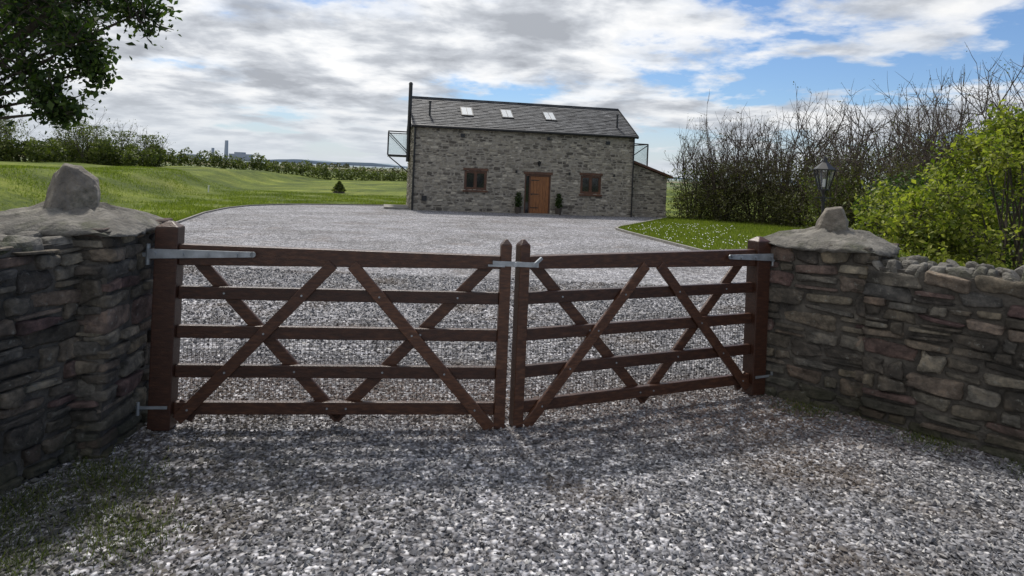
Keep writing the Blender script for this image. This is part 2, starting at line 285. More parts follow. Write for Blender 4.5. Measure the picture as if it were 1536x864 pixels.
# ------------------------------------------------------------------ stone masonry
def template(n,e=6):
    g=np.linspace(-1,1,n+1);g=np.sign(g)*np.abs(g)**.7;V={};F=[];L=[]
    def vid(p):
        k=tuple(np.round(p,5))
        if k not in V: V[k]=len(L);L.append(p)
        return V[k]
    for ax in range(3):
        for sg in(-1,1):
            for a in range(n):
                for b in range(n):
                    q=[]
                    for u,v in((a,b),(a+1,b),(a+1,b+1),(a,b+1)):
                        p=[0,0,0];p[ax]=sg;p[(ax+1)%3]=g[u];p[(ax+2)%3]=g[v];q.append(vid(p))
                    F.append(q if sg>0 else q[::-1])
    P=np.array(L,float);P=P/(np.sum(np.abs(P)**e,1)**(1/e))[:,None]
    return P,np.array(F)
TPL={k:template(k,e) for k,e in((3,6),(6,7),(8,8),(5,5))}
def stones(O,U,Nn,spans,z0,z1,rowh,ww,thick,prot,sub,joint=.006,rough=.1,wob=.015,m=0,split=.22):
    O=np.array(O,float);U=np.array(U,float);Nn=np.array(Nn,float);C=[];H=[]
    z=z0
    while z<z1-.02:
        h=min(rng.uniform(*rowh),z1-z); 
        if z1-z-h<rowh[0]*.5:h=z1-z
        for a,b in spans(z+h/2):
            x=a
            while x<b-.01:
                w=rng.uniform(*ww)*(1.15 if h>np.mean(rowh) else .9)
                if b-x-w<ww[0]*.7:w=b-x
                if rng.random()<split and h>rowh[0]*1.3:
                    s=rng.uniform(.35,.65);C+= [[x+w/2,z+h*s/2],[x+w/2,z+h*(1+s)/2]];H+=[[w/2,h*s/2],[w/2,h*(1-s)/2]]
                else: C.append([x+w/2,z+h/2]);H.append([w/2,h/2])
                x+=w
        z+=h
    C=np.array(C);H=np.array(H);n=len(C);T,F=TPL[sub]
    C[:,1]+=wob*np.sin(C[:,0]*5+1.3)*np.sin(C[:,0]*2.1+C[:,1]*3)
    hs=np.stack([H[:,0]-joint*rng.uniform(.3,1.6,n),np.full(n,thick),H[:,1]-joint*rng.uniform(.2,1.6,n)],1).clip(.008)
    D=np.zeros((n,len(T),3))
    for k in range(8):
        K=rng.normal(size=(n,3))*(1.2+k*.9);ph=rng.uniform(0,6.28,(n,1));D+=np.sin(np.einsum('vc,nc->nv',T,K)+ph)[:,:,None]*rng.normal(size=(n,1,3))*.6/(1+k*.5)
    tp=rng.normal(size=(n,1))*.13;TT=T[None]*hs[:,None,:];TT[:,:,2]*=1+tp*T[None,:,0];TT[:,:,0]*=1+rng.normal(size=(n,1))*.07*T[None,:,2]
    V=TT+D*rough*hs.min(1)[:,None,None]
    a=rng.normal(size=n)[:,None]*.05;ca,sa=np.cos(a),np.sin(a)
    u=V[:,:,0]*ca-V[:,:,2]*sa+C[:,0:1];w=V[:,:,0]*sa+V[:,:,2]*ca+C[:,1:2]
    d=V[:,:,1]-thick+rng.uniform(*prot,n)[:,None]+V[:,:,0]*rng.normal(size=(n,1))*.06
    W=O+u[:,:,None]*U+d[:,:,None]*Nn+w[:,:,None]*np.array([0,0,1.])
    FF=(F[None]+np.arange(n)[:,None,None]*len(T)).reshape(-1,4)
    return (W.reshape(-1,3),FF,m)
def rot2(a): return np.array([[math.cos(a),-math.sin(a)],[math.sin(a),math.cos(a)]])
def rockmesh(c,s,seed,sub=8,e=.10,m=0,taper=.1,planes=9,pr=(.85,1.15)):
    T,F=TPL[sub];r=np.random.default_rng(seed);V=T.copy();V[:,0]*=1-taper*V[:,2];V[:,1]*=1-taper*V[:,2]
    D=np.zeros_like(V)
    for k in range(7):
        K=r.normal(size=3)*(1+k*.8);D+=np.sin(T@K+r.uniform(0,6))[:,None]*r.normal(size=3)*.7/(1+k*.6)
    V=V+D*e
    for k in range(planes):
        nn=r.normal(size=3);nn/=np.linalg.norm(nn);dd=r.uniform(*pr);q=V@nn-dd;V=V-np.clip(q,0,None)[:,None]*nn
    return (V*np.array(s)/2+np.array(c),F,m)
def capmesh(R,z0,zt,m=0,seed=0):
    n=64;rr=[.96,1.03,1.02,.9,.75,.6,.45,.3,.15,.03];zz=[-.02,.02,.12,.36,.52,.66,.78,.88,.96,1.0]
    r=np.random.default_rng(seed);V=[];a=np.arange(n)*2*math.pi/n
    rad=1/(np.abs(np.cos(a))**5+np.abs(np.sin(a))**5)**(1/5)
    for q,(k,zf) in enumerate(zip(rr,zz)):
        ns=.02*np.sin(3*a+seed+q*.5)+.015*np.sin(7*a+2*seed-q*.4)+.012*r.normal(size=n)
        rad2=rad*(k*(1+ns))*R; z=z0+(zt-z0)*zf+.007*r.normal(size=n)+.012*np.sin(5*a+q*.6)
        V.append(np.stack([np.cos(a)*rad2,np.sin(a)*rad2,z],1))
    V=np.concatenate(V);F=[]
    for q in range(len(rr)-1):
        for i in range(n): F.append([q*n+i,q*n+(i+1)%n,(q+1)*n+(i+1)%n,(q+1)*n+i])
    bot=np.arange(n)[::-1][None];return [(V,np.array(F),m),(V,(np.arange(n)+(len(rr)-1)*n)[None],m),(V,bot,m)]
import bmesh
def hewn_rock(parent,loc,prof,depth,rz,seed):
    """angular block: silhouette profile (x,z) extruded with chipped front/back, hulled and bevelled"""
    r=np.random.default_rng(seed);bm=bmesh.new()
    for x,z in prof:
        for y,k in((-depth/2,.86),(depth/2,.82),(-depth*.1,1.0)):
            bm.verts.new((x*k+r.normal()*.004,y+r.normal()*depth*.06,z*(k*.5+.5)+r.normal()*.004))
    g=bmesh.ops.convex_hull(bm,input=bm.verts[:])
    bmesh.ops.delete(bm,geom=[v for v in bm.verts if not v.link_faces],context='VERTS')
    me=bpy.data.meshes.new('cap_rock');bm.to_mesh(me);bm.free();me.materials.append(M_rock)
    ob=bpy.data.objects.new('cap_rock',me);scn.collection.objects.link(ob);ob.parent=parent;ob.location=loc;ob.rotation_euler=(0,0,rz)
    b=ob.modifiers.new('bev','BEVEL');b.width=.010;b.segments=2;b.limit_method='ANGLE';b.angle_limit=math.radians(20)
    s=ob.modifiers.new('sub','SUBSURF');s.subdivision_type='SIMPLE';s.levels=3;s.render_levels=3
    t=bpy.data.textures.new('chips','CLOUDS');t.noise_scale=.07;t.noise_depth=3
    d=ob.modifiers.new('dis','DISPLACE');d.texture=t;d.strength=.018;d.texture_coords='LOCAL'
    return ob
def pillar(cx,cy,half,ang,h,seed,prof,depth,rockrot,capR):
    e=empty('stone_gate_pillar',(cx,cy,0),ang)
    parts=[]
    for k in range(4):
        A=rot2(k*math.pi/2);o=A@np.array([-half,-half]);u=A@np.array([1,0]);nn=A@np.array([0,-1])
        parts.append(stones([o[0],o[1],0],[u[0],u[1],0],[nn[0],nn[1],0],lambda z:[(-.015,2*half-.02)],-.08,h,(.075,.16),(.13,.38),.07,(.006,.035),8,joint=.012,rough=.15,wob=.03))
    build('stonework',parts,[M_stone],True,e)
    q=half-.010;build('mortar_core',[box(-q,q,-q,q,-.1,h)],[M_mortar],False,e)
    build('mortar_cap',capmesh(capR,h-.03,h+.12,seed=seed),[M_cap],True,e)
    hewn_rock(e,(0,0,h+.09),prof,depth,rockrot,seed)
    return e
pillar(-2.68,4.08,.42,math.radians(6),1.27,3,[(-.145,-.02),(-.125,.11),(-.10,.20),(-.05,.275),(.04,.265),(.135,.185),(.15,.10),(.145,-.02)],.24,math.radians(26),.47)
pillar(2.62,5.43,.40,math.radians(-40),1.23,8,[(-.125,-.02),(-.12,.06),(-.05,.19),(.06,.205),(.10,.12),(.12,.10),(.115,-.02)],.2,math.radians(18),.46)
def wall(name,p0,p1,h,outn,thick=.4,coping=False):
    p0=np.array(p0);p1=np.array(p1);L=np.linalg.norm(p1-p0);u=(p1-p0)/L;nn=np.array(outn,float);nn-=u*(nn@u);nn/=np.linalg.norm(nn)
    e=empty(name)
    pts=[stones([*p0,0],[*u,0],[*nn,0],lambda z:[(-.02,L)],-.1,h,(.06,.14),(.10,.34),.08,(.006,.04),8,joint=.011,rough=.17,wob=.04,split=.3)]
    q0=p0-nn*thick
    pts.append(stones([*q0,0],[*u,0],[*(-nn),0],lambda z:[(-.02,L)],-.1,h,(.07,.14),(.14,.38),.08,(.004,.03),6,joint=.012))
    build('stonework',pts,[M_stone],True,e)
    a=p0-nn*.012;b=p1-nn*.012;c=p1-nn*(thick-.012);d=p0-nn*(thick-.012)
    V=np.array([[*a,-.1],[*b,-.1],[*c,-.1],[*d,-.1],[*a,h],[*b,h],[*c,h],[*d,h]]);build('mortar_core',[(V,BF,0)],[M_mortar],False,e)
    cp=[];x=.02
    while x<L:
        for dep in((.02,.13),(.13,.27),(.27,.38)):
            w=rng.uniform(.04,.11) if coping else rng.uniform(.12,.24);hh=rng.uniform(.03,.085) if coping else rng.uniform(.02,.05)
            V,F2,_=rockmesh((0,0,0),(w*1.15,(dep[1]-dep[0])*1.15,hh*2),int(rng.integers(1e6)),6,.10,taper=.22,planes=12)
            tilt=rng.normal()*.25 if coping else 0
            V=np.stack([V[:,0]+V[:,2]*tilt,V[:,1],V[:,2]],1)
            cc=p0+u*(x+w/2+rng.normal()*.015)-nn*(dep[0]+dep[1])/2
            W=np.column_stack([cc[0]+V[:,0]*u[0]-V[:,1]*nn[0],cc[1]+V[:,0]*u[1]-V[:,1]*nn[1],h+hh*.1+V[:,2]]);cp.append((W,F2,0))
        x+=w*.9
    build('coping',cp,[M_cap],False,e)
wall('stone_wall',(-2.37,3.72),(-2.95,1.0),1.21,(1,0))
wall('stone_wall',(2.62,4.86),(4.5,2.9),1.12,(-1,-1),coping=True)
# ------------------------------------------------------------------ gates
def gate(name,hx,hy,mx,my,strap,hh):
    ang=math.atan2(my-hy,mx-hx);L=math.hypot(mx-hx,my-hy);e=empty(name,(hx,hy,.012),ang)
    fr=-1 if abs(ang)<1.5 else 1
    W=[]
    def post(x,w,t,h,z0=0,ch=.035):
        V,F,_=box(x-w/2,x+w/2,-t/2,t/2,z0,h);W.append((V,F,0))
        tp=np.array([[x-w/2,-t/2,h],[x+w/2,-t/2,h],[x+w/2,t/2,h],[x-w/2,t/2,h],[x-w*.12,-t*.12,h+ch],[x+w*.12,-t*.12,h+ch],[x+w*.12,t*.12,h+ch],[x-w*.12,t*.12,h+ch]])
        W.append((tp,BF,0))
    post(0,.135,.12,hh);post(L,.072,.08,1.205)
    x0=.068;x1=L-.036
    V=np.array([[x0,-.035,1.02],[x1,-.035,1.045],[x1,.035,1.045],[x0,.035,1.02],[x0,-.035,1.15],[x1,-.035,1.13],[x1,.035,1.13],[x0,.035,1.15]]);W.append((V,BF,0))
    for zc in(.848,.604,.358,.125):
        W.append(box(x0,x1,-.02,.02,zc-.040,zc+.040))
    mid=L*.5;ty=.026;yf=fr*(.02+ty/2+.0012);yb=-fr*(.02+ty/2+.0012)
    segs=[((mid-.05,1.05),(.10,.06),yf),((mid+.07,1.05),(x1-.02,.0),yf),((.15,1.06),(mid+.02,.045),yb),((x1-.07,1.06),(mid-.01,.045),yb)]
    for (a,b,y) in segs: W.append(beam((a[0],y,a[1]),(b[0],y,b[1]),ty,.074,up=(0,1,0)))
    W.append(beam((.085,0,.14),(.20,0,.08),.03,.10,up=(0,1,0)))
    build('timber_frame',W,[M_wood],False,e,bevel=.005)
    G=[];y=fr*.068
    V=np.array([[-.1,y-.004,1.062],[strap,y-.004,1.085],[strap,y+.004,1.085],[-.1,y+.004,1.062],[-.1,y-.004,1.122],[strap,y-.004,1.118],[strap,y+.004,1.118],[-.1,y+.004,1.122]]);G.append((V,BF,0))
    G+=cyl((strap,y-.004,1.1015),(strap,y+.004,1.1015),.0175,n=16)
    for bx in(-.06,.1,.25,.42):
        if bx<strap:G+=cyl((bx,y,1.095),(bx,y+fr*.014,1.095),.012,n=8)
    G+=cyl((-.11,y*.6,1.02),(-.11,y*.6,1.15),.014)
    G+=[box(-.22,-.1,y*.6-.012,y*.6+.012,1.07,1.095)]
    G+=[box(-.16,.05,y-.003,y+.003,.138,.156)]+cyl((-.12,y,.10),(-.12,y,.18),.010)
    build('galvanised_hinges',G,[M_galv],False,e)
    Bt=[]
    for zc in(.848,.604,.358,.125):
        for a,b,_ in segs[:2]:
            t=min(max((zc-a[1])/(b[1]-a[1]),.03),.97);bx=a[0]+(b[0]-a[0])*t;Bt+=cyl((bx,yf,zc),(bx,yf+fr*.017,zc),.0065,n=8)
        for a,b,_ in segs[2:]:
            t=min(max((zc-a[1])/(b[1]-a[1]),.03),.97);bx=a[0]+(b[0]-a[0])*t;Bt+=cyl((bx,0,zc),(bx,fr*.024,zc),.0065,n=8)
    build('bolts',Bt,[M_galv],False,e)
    wv=[];yb2=-fr*.052
    for x in np.arange(.09,L-.04,.025): wv.append(box(x-.0010,x+.0010,yb2-.0007,yb2+.0007,.0,.68))
    for z in np.arange(.0,.69,.025): wv.append(box(.08,L-.04,yb2+.0009,yb2+.0022,z-.0010,z+.0010))
    build('wire_mesh',wv,[M_wire],False,e)
    return e
gate('wooden_gate',-2.115,4.16,-.018,4.40,.52,1.255)
gate('wooden_gate',2.00,5.33,.096,4.435,.36,1.215)
lt=[box(-.10,.20,4.343,4.35,1.08,1.112)]+[box(-.13,-.02,4.335,4.343,1.075,1.088)]+cyl((.05,4.345,1.095),(.05,4.325,1.095),.014)+cyl((.17,4.345,1.095),(.17,4.33,1.095),.01)+[beam((.17,4.347,1.095),(.22,4.37,1.14),.018,.018)]
build('gate_latch',lt,[M_galv])
# ------------------------------------------------------------------ house
yaw=math.atan2(2.2,11.25);HL=11.46;HD=6.2;HH=4.23;HR=5.83
H=empty('stone_barn_house',(-4.9,32.8,-.43),yaw)
wins=[(2.58,3.72,1.11,2.09),(8.62,9.74,1.11,2.09)];door=(5.68,7.04,-.2,2.02)
holes=wins+[door]
def spansF(z):
    iv=[(0,HL)]
    for x0,x1,z0,z1 in holes:
        if z0<z<z1:
            nv=[]
            for a,b in iv:
                if x1<=a or x0>=b:nv.append((a,b))
                else:
                    if x0>a:nv.append((a,x0))
                    if x1<b:nv.append((x1,b))
            iv=nv
    return iv
st=[stones([0,0,0],[1,0,0],[0,-1,0],spansF,-.2,HH,(.08,.17),(.12,.40),.06,(.0,.03),3,joint=.018,rough=.16,wob=.03,split=.35)]
def spansG(z):
    if z<HH:return[(0,HD)]
    t=(z-HH)/(HR-HH);return[(t*HD/2,HD-t*HD/2)] if t<.97 else []
st.append(stones([0,HD,0],[0,-1,0],[-1,0,0],spansG,-.2,HR-.1,(.09,.16),(.15,.42),.06,(.0,.025),3,joint=.014))
st.append(stones([HL,0,0],[0,1,0],[1,0,0],spansG,-.2,HR-.1,(.09,.16),(.15,.42),.06,(.0,.025),3,joint=.014))
build('stone_facing',st,[M_hstone],False,H)
xs_=sorted({.02,HL-.02}|{v for h in holes for v in h[:2]});zs_=sorted({-.3,HH}|{v for h in holes for v in h[2:]}-{-.2})
pan=[]
for a,b in zip(xs_[:-1],xs_[1:]):
    for c,d in zip(zs_[:-1],zs_[1:]):
        xm,zm=(a+b)/2,(c+d)/2
        if any(h[0]<xm<h[1] and h[2]<zm<h[3] for h in holes) : continue
        if door[0]<xm<door[1] and zm<door[3]: continue
        pan.append(box(a,b,.0,.16,c,d))
y0,y1=.16,HD-.02
V=np.array([[.02,y0,-.3],[HL-.02,y0,-.3],[HL-.02,y1,-.3],[.02,y1,-.3],[.02,y0,HH],[HL-.02,y0,HH],[HL-.02,y1,HH],[.02,y1,HH],[.02,HD/2,HR-.03],[HL-.02,HD/2,HR-.03]])
pan.append((V,np.array([[0,1,5,4],[1,2,6,5],[2,3,7,6],[3,0,4,7],[4,5,9,8],[6,7,8,9],[0,3,2,1]]),0));pan.append((V,np.array([[4,8,7],[5,6,9]]),0))
build('walls',pan,[M_hmortar],False,H)
sl=math.hypot(HD/2+.15,(HR-HH)*(HD/2+.15)/(HD/2));pt=math.atan2(HR-HH,HD/2)
def slates(side):
    rows=18;L0=-.12;L1=HL+.12;rh=sl/rows
    e=-.15*math.tan(pt)
    C=[]
    for r_ in range(rows):
        x=L0-(.15 if r_%2 else 0)
        while x<L1:
            a=max(x,L0);b=min(x+.3,L1)-.006
            if b-a>.03:C.append((a,b,r_))
            x+=.3
    Vv=[];Ff=[]
    for k,(a,b,r_) in enumerate(C):
        s0=r_*rh+rng.normal()*.006;s1=(r_+1)*rh+.05;lift0=.042+rng.normal()*.005;lift1=.012
        for s,l in((s0,lift0),(s1,lift1)):
            for xx in(a,b):
                for tt in(0,-.012):
                    yy_=-.15+s*math.cos(pt)-math.sin(pt)*(l+tt+.04);zz_=HH+e+s*math.sin(pt)+math.cos(pt)*(l+tt+.04)
                    if side:yy_=HD-yy_
                    Vv.append((xx,yy_,zz_))
        o=k*8;Ff+=[[o,o+2,o+6,o+4],[o+1,o+3,o+2,o],[o+1,o+5,o+7,o+3],[o,o+4,o+5,o+1],[o+2,o+3,o+7,o+6],[o+4,o+6,o+7,o+5]]
    return (np.array(Vv),np.array(Ff),0)
rf=[slates(0),slates(1)]
for k in range(26):
    a=-.12+k*(HL+.24)/26;rf.append(box(a,a+(HL+.24)/26-.008,HD/2-.12,HD/2+.12,HR+.02,HR+.115))
build('slate_roof',rf,[M_slate],False,H)
dk=[]
V=np.array([[-.1,-.13,HH-.05],[HL+.1,-.13,HH-.05],[HL+.1,HD+.13,HH-.05],[-.1,HD+.13,HH-.05],[-.1,HD/2,HR+.03],[HL+.1,HD/2,HR+.03]])
dk.append((V,np.array([[0,1,5,4],[2,3,4,5],[0,3,2,1]]),0));dk.append((V,np.array([[0,4,3],[1,2,5]]),0))
dk+=cyl((-.14,-.21,HH-.06),(HL+.14,-.21,HH-.06),.075,n=10)
dk+=cyl((.05,-.1,HH-.1),(.05,-.1,0),.05)+cyl((HL-.04,-.1,HH-.1),(HL-.04,-.1,0),.035)
for xx in(-.13,HL+.13):
    dk.append(beam((xx,-.17,HH-.06),(xx,HD/2,HR+.05),.18,.03));dk.append(beam((xx,HD+.17,HH-.06),(xx,HD/2,HR+.05),.18,.03))
dk+=cyl((-.2,1.2,2.4),(-.2,1.2,6.35),.095)+cyl((-.2,1.2,6.35),(-.2,1.2,6.45),.12,.06)
for s,t in((.8,1.0),(10.75,.75)):
    z=HH+t*math.tan(pt);dk+=cyl((s,t,z),(s,t,z+.72),.05)+cyl((s,t,z+.72),(s,t,z+.78),.075)
build('gutters_and_pipes',dk,[M_black],False,H)
sk=[];U=np.array([1,0,0]);S=np.array([0,math.cos(pt),math.sin(pt)]);NN=np.array([0,-math.sin(pt),math.cos(pt)])
def rbox(c,a,b,l0,l1,m):
    V=[]
    for l in(l0,l1):
        for u,v in((-a,-b),(a,-b),(a,b),(-a,b)): V.append(c+U*u+S*v+NN*l)
    return (np.array(V),BF,m)
for s in(2.76,4.89,7.22):
    c=np.array([s,1.62,HH+1.62*math.tan(pt)]);
    sk.append(rbox(c,.32,.54,.05,.125,0));sk.append(rbox(c,.26,.47,.1,.130,1));sk.append(rbox(c,.012,.47,.1,.14,0))
build('skylights',sk,[M_black,M_sky],False,H)
wp=[]
for x0,x1,z0,z1 in wins:
    f=.085;yf0,yf1=.02,.1
    wp+=[box(x0,x1,yf0,yf1,z1-f,z1,0),box(x0,x1,yf0,yf1,z0,z0+f,0),box(x0,x0+f,yf0,yf1,z0+f,z1-f,0),box(x1-f,x1,yf0,yf1,z0+f,z1-f,0)]
    xm=(x0+x1)/2;wp.append(box(xm-.04,xm+.04,yf0+.003,yf1,z0+f,z1-f,0))
    for a,b in((x0+f,xm-.04),(xm+.04,x1-f)):
        wp+=[box(a,b,.04,.09,z0+f,z0+f+.05,0),box(a,b,.04,.09,z1-f-.05,z1-f,0),box(a,a+.04,.04,.09,z0+f+.05,z1-f-.05,0),box(b-.04,b,.04,.09,z0+f+.05,z1-f-.05,0)]
        wp.append(box(a,b,.075,.085,z0+f,z1-f,1))
    wp.append(box(x0-.06,x1+.06,-.09,.018,z0-.09,z0-.002,0));wp.append(box(x0-.06,x1+.06,-.04,.017,z1+.002,z1+.12,0))
build('windows',wp,[M_frame,M_glass],False,H,bevel=.004)
x0,x1,_,z1=door;dp=[box(x0,x1,.02,.12,z1-.09,z1,0),box(x0,x0+.07,.02,.12,0,z1-.09,0),box(x1-.07,x1,.02,.12,0,z1-.09,0),box(x0+.24,x0+.30,.02,.12,0,z1-.09,0),box(x0+.07,x0+.24,.08,.09,0,z1-.09,2)]
nx0=x0+.305;nw=(x1-.07-nx0-.005)/6
for k in range(6):dp.append(box(nx0+k*nw+.004,nx0+(k+1)*nw-.004,.055,.10,.03,z1-.1,1))
for k in(.3,1.0,1.7):dp.append(box(nx0+.02,nx0+.45,.04,.054,k,k+.04,3))
dp+=[box(x0-.05,x1+.05,-.05,.015,-.1,.04,4)]+cyl((nx0+.07,.03,1.0),(nx0+.07,.055,1.0),.035,m=3)
dp.append(box(x0-.08,x1+.08,-.04,.016,z1+.003,z1+.13,0))
build('front_door',dp,[M_frame,M_oak,M_glass,M_black,M_kerb],False,H,bevel=.004)
wl=[]
wl+=cyl((6.36,-.03,2.62),(6.36,-.16,2.62),.02)+cyl((6.36,-.16,2.45),(6.36,-.16,2.65),.05,.10,n=6)+cyl((6.36,-.16,2.65),(6.36,-.16,2.72),.11,.02,n=6)
for s in(5.2,8.0,10.4): wl+=cyl((s,-.08,2.05),(s,-.08,2.2),.045)
wl.append(box(.5,.75,-.06,0,.5,.75));wl.append(box(6.75,6.9,-.05,0,3.8,3.95))
for s in(2.3,9.9): wl.append(box(s,s+.22,-.05,0,3.72,3.9))
build('wall_lamps',wl,[M_black],False,H)
def balcony(x0,x1,ya,yb,zf,zt,side):
    p=[box(min(x0,x1),max(x0,x1),ya,yb,zf-.08,zf,0)];xe=x1
    for y in(ya,yb):
        p.append(beam((x0,y,zt),(xe,y,zt),.06,.06));p.append(beam((xe,y,zf),(xe,y,zt),.06,.06,up=(1,0,0)));p.append(beam((x0,y,zf-.05),(xe,y,zf-.05),.09,.05))
        p.append(beam((x0,y,zf+.05),(xe,y,zt-.05),.045,.04))
        p.append(box(min(x0,xe)+.03,max(x0,xe)-.03,y-.006,y+.006,zf+.05,zt-.06,1))
    p.append(beam((x0,yb,zf-.9),(xe-.1*side,yb,zf-.1),.06,.05))
    p.append(beam((xe,ya,zt),(xe,yb,zt),.06,.06));p.append(box(xe-.006,xe+.006,ya+.03,yb-.03,zf+.05,zt-.06,1));return p
build('balcony_left',balcony(-.06,-1.2,2.0,4.2,2.75,3.95,-1),[M_black,M_clear],False,H)
build('balcony_right',balcony(HL+.06,HL+1.6,2.0,4.2,2.75,3.95,1),[M_black,M_clear],False,H)
ex0,ex1=HL+.03,HL+2.25
le=[stones([ex0,.7,0],[1,0,0],[0,-1,0],lambda z:[(0,ex1-ex0 if z<2.1 else max(.2,(ex1-ex0)*(1-(z-2.1)/.75)))],-.2,2.75,(.08,.15),(.13,.4),.06,(.0,.03),3,joint=.016),
    stones([ex1,.7,0],[0,1,0],[1,0,0],lambda z:[(0,4)],-.2,2.05,(.08,.15),(.13,.4),.06,(.0,.03),3,joint=.016)]
build('lean_to_stone',le,[M_hstone],False,H)
V=np.array([[ex0,.702,-.2],[ex1-.02,.702,-.2],[ex1-.02,4.7,-.2],[ex0,4.7,-.2],[ex0,.702,2.9],[ex1-.02,.702,2.15],[ex1-.02,4.7,2.15],[ex0,4.7,2.9]])
build('lean_to_walls',[(V,BF,0)],[M_hmortar],False,H)
V=np.array([[ex0,.5,2.92],[ex1+.25,.5,2.1],[ex1+.25,4.9,2.1],[ex0,4.9,2.92],[ex0,.5,3.05],[ex1+.25,.5,2.22],[ex1+.25,4.9,2.22],[ex0,4.9,3.05]])
build('lean_to_roof',[(V,BF,0)],[M_frame],False,H)
build('doorstep',[box(5.3,7.4,-.55,-.06,-.1,.05)],[M_kerb],False,H,bevel=.01)
build('side_slab',[box(-1.3,-.1,.2,2.6,-.1,.12)],[M_kerb],False,H,bevel=.01)
# ------------------------------------------------------------------ vegetation
def blobpts(cs,n,fill=.5):
    cs=np.array(cs,float);w=cs[:,3]**2;k=rng.choice(len(cs),n,p=w/w.sum());d=rng.normal(size=(n,3));d/=np.linalg.norm(d,axis=1)[:,None]
    r=cs[k,3:4]*(fill+(1-fill)*rng.random((n,1))**.6)*(1+.2*np.sin(d[:,0:1]*5+k[:,None])*np.sin(d[:,2:3]*7+k[:,None]*2))
    return cs[k,:3]+d*r,d
def branch(p,d,L,r,lev,out,tips,nseg=4,wander=.25,up=.15,kids=(3,5),spread=.7,ratio=.55,maxlev=2):
    P=[np.array(p,float)];d=np.array(d,float);d/=np.linalg.norm(d)
    for k in range(nseg):
        d=d+rng.normal(size=3)*wander*.5+np.array([0,0,up]);d/=np.linalg.norm(d);P.append(P[-1]+d*L/nseg)
    out.append((P,np.linspace(r,r*.35,nseg+1)))
    if lev>=maxlev: tips.append(P[-1]);tips.append(P[-2]);return
    for k in range(rng.integers(*kids)):
        i=rng.integers(1,nseg+1);dd=(P[i]-P[i-1]);dd/=np.linalg.norm(dd);dd=dd+rng.normal(size=3)*spread
        branch(P[i],dd,L*ratio*rng.uniform(.7,1.2),r*.5,lev+1,out,tips,3,wander,up,kids,spread,ratio,maxlev)
M_pot=pmat('plant_pot',[(.3,(.05,.04,.035)),(.7,(.10,.08,.06))])
for s in(5.32,7.42):
    c=np.array([-4.9+.981*s+.192*.32,32.8+.192*s-.981*.32,-.42])
    lv,dd=blobpts([(0,0,.5,.2),(0,0,.75,.2),(0,0,.98,.14)],1600,.3)
    pp=cyl((0,0,0),(0,0,.34),.13,.18,n=16,m=1)+cyl((0,0,.3),(0,0,.6),.02,n=6,m=2)
    build('potted_shrub',[leafparts(lv,.05,0,dd)]+pp,[L_dark,M_pot,M_bark],False,None,tuple(c))
def shrub(name,x,y,h,nst,leafn,mat,lsize=.07,low=.6,spreadr=.8,tipf=.35,kids=(4,7)):
    z=float(gz(x,y));out=[];tips=[]
    for k in range(nst):
        a=rng.uniform(0,6.28);tl=rng.uniform(.05,.5)
        branch((x+math.cos(a)*.3,y+math.sin(a)*.3,z-.05),(math.cos(a)*tl,math.sin(a)*tl,1),h*rng.uniform(.5,.82),.03*h/5+.012,0,out,tips,5,.22,.10,kids,.6,.42,2)
    parts=[tubes(out,3,0)]
    n=leafn;hh=rng.random(n)**1.3*h*low;a=rng.uniform(0,6.28,n);rad=spreadr*h*.38*np.sqrt(rng.random(n))*(1+.3*np.sin(3*a+hh*2))
    C=np.stack([x+np.cos(a)*rad,y+np.sin(a)*rad,z+hh],1);parts.append(leafparts(C,lsize,1))
    t=np.array(tips);t=t[rng.random(len(t))<tipf];t=np.repeat(t,2,0)+rng.normal(size=(len(t)*2,3))*.08
    parts.append(leafparts(t,lsize*.7,1))
    return build(name,parts,[M_twig,mat])
spots=[(9.9,36,4.3),(11.2,35.5,5.0),(12.8,34.5,5.3),(14.3,33.5,5.6),(16,32,5.4),(12.0,38,5.8),(15,37,6.4),(18,31,6.3),(19.5,29,6.2),(18,36,7.3),(21,33,7.2),(17,27.5,5.6),(19.5,25,6.3),(22.5,27,7.6),(17.6,22,5.6),(20,20,6.2),(16.6,18.6,5.2),(14.2,29.5,3.8),(24,23,7),(15.2,24.5,4.4)]
for x,y,h in spots:
    shrub('bare_shrub',x,y,h,18,3200,L_olive if rng.random()<.7 else L_hedge,.10,.62,.85,.3,(5,8))
cs=[]
for t in np.linspace(0,1,26):
    x=np.interp(t,[0,.35,.7,1],[9.6,14.8,15.6,13.8]);y=np.interp(t,[0,.35,.7,1],[35.2,31,23,15.5])
    cs.append((x+rng.normal()*.4,y+rng.normal()*.4,gz(x,y)+.7,1.0));cs.append((x+.8+rng.normal()*.4,y+.8,gz(x,y)+1.9,rng.uniform(.8,1.1)))
P,D=blobpts(cs,40000,.6);build('evergreen_hedge',[leafparts(P,.10,0,D)],[L_olive])
cs=[(9.6+rng.normal()*.9,14.2+rng.normal()*.9,rng.uniform(.2,1.9),rng.uniform(.45,.8)) for _ in range(16)]
P,D=blobpts(cs,20000,.5);build('dark_bush',[leafparts(P,.07,0,D)],[L_dark])
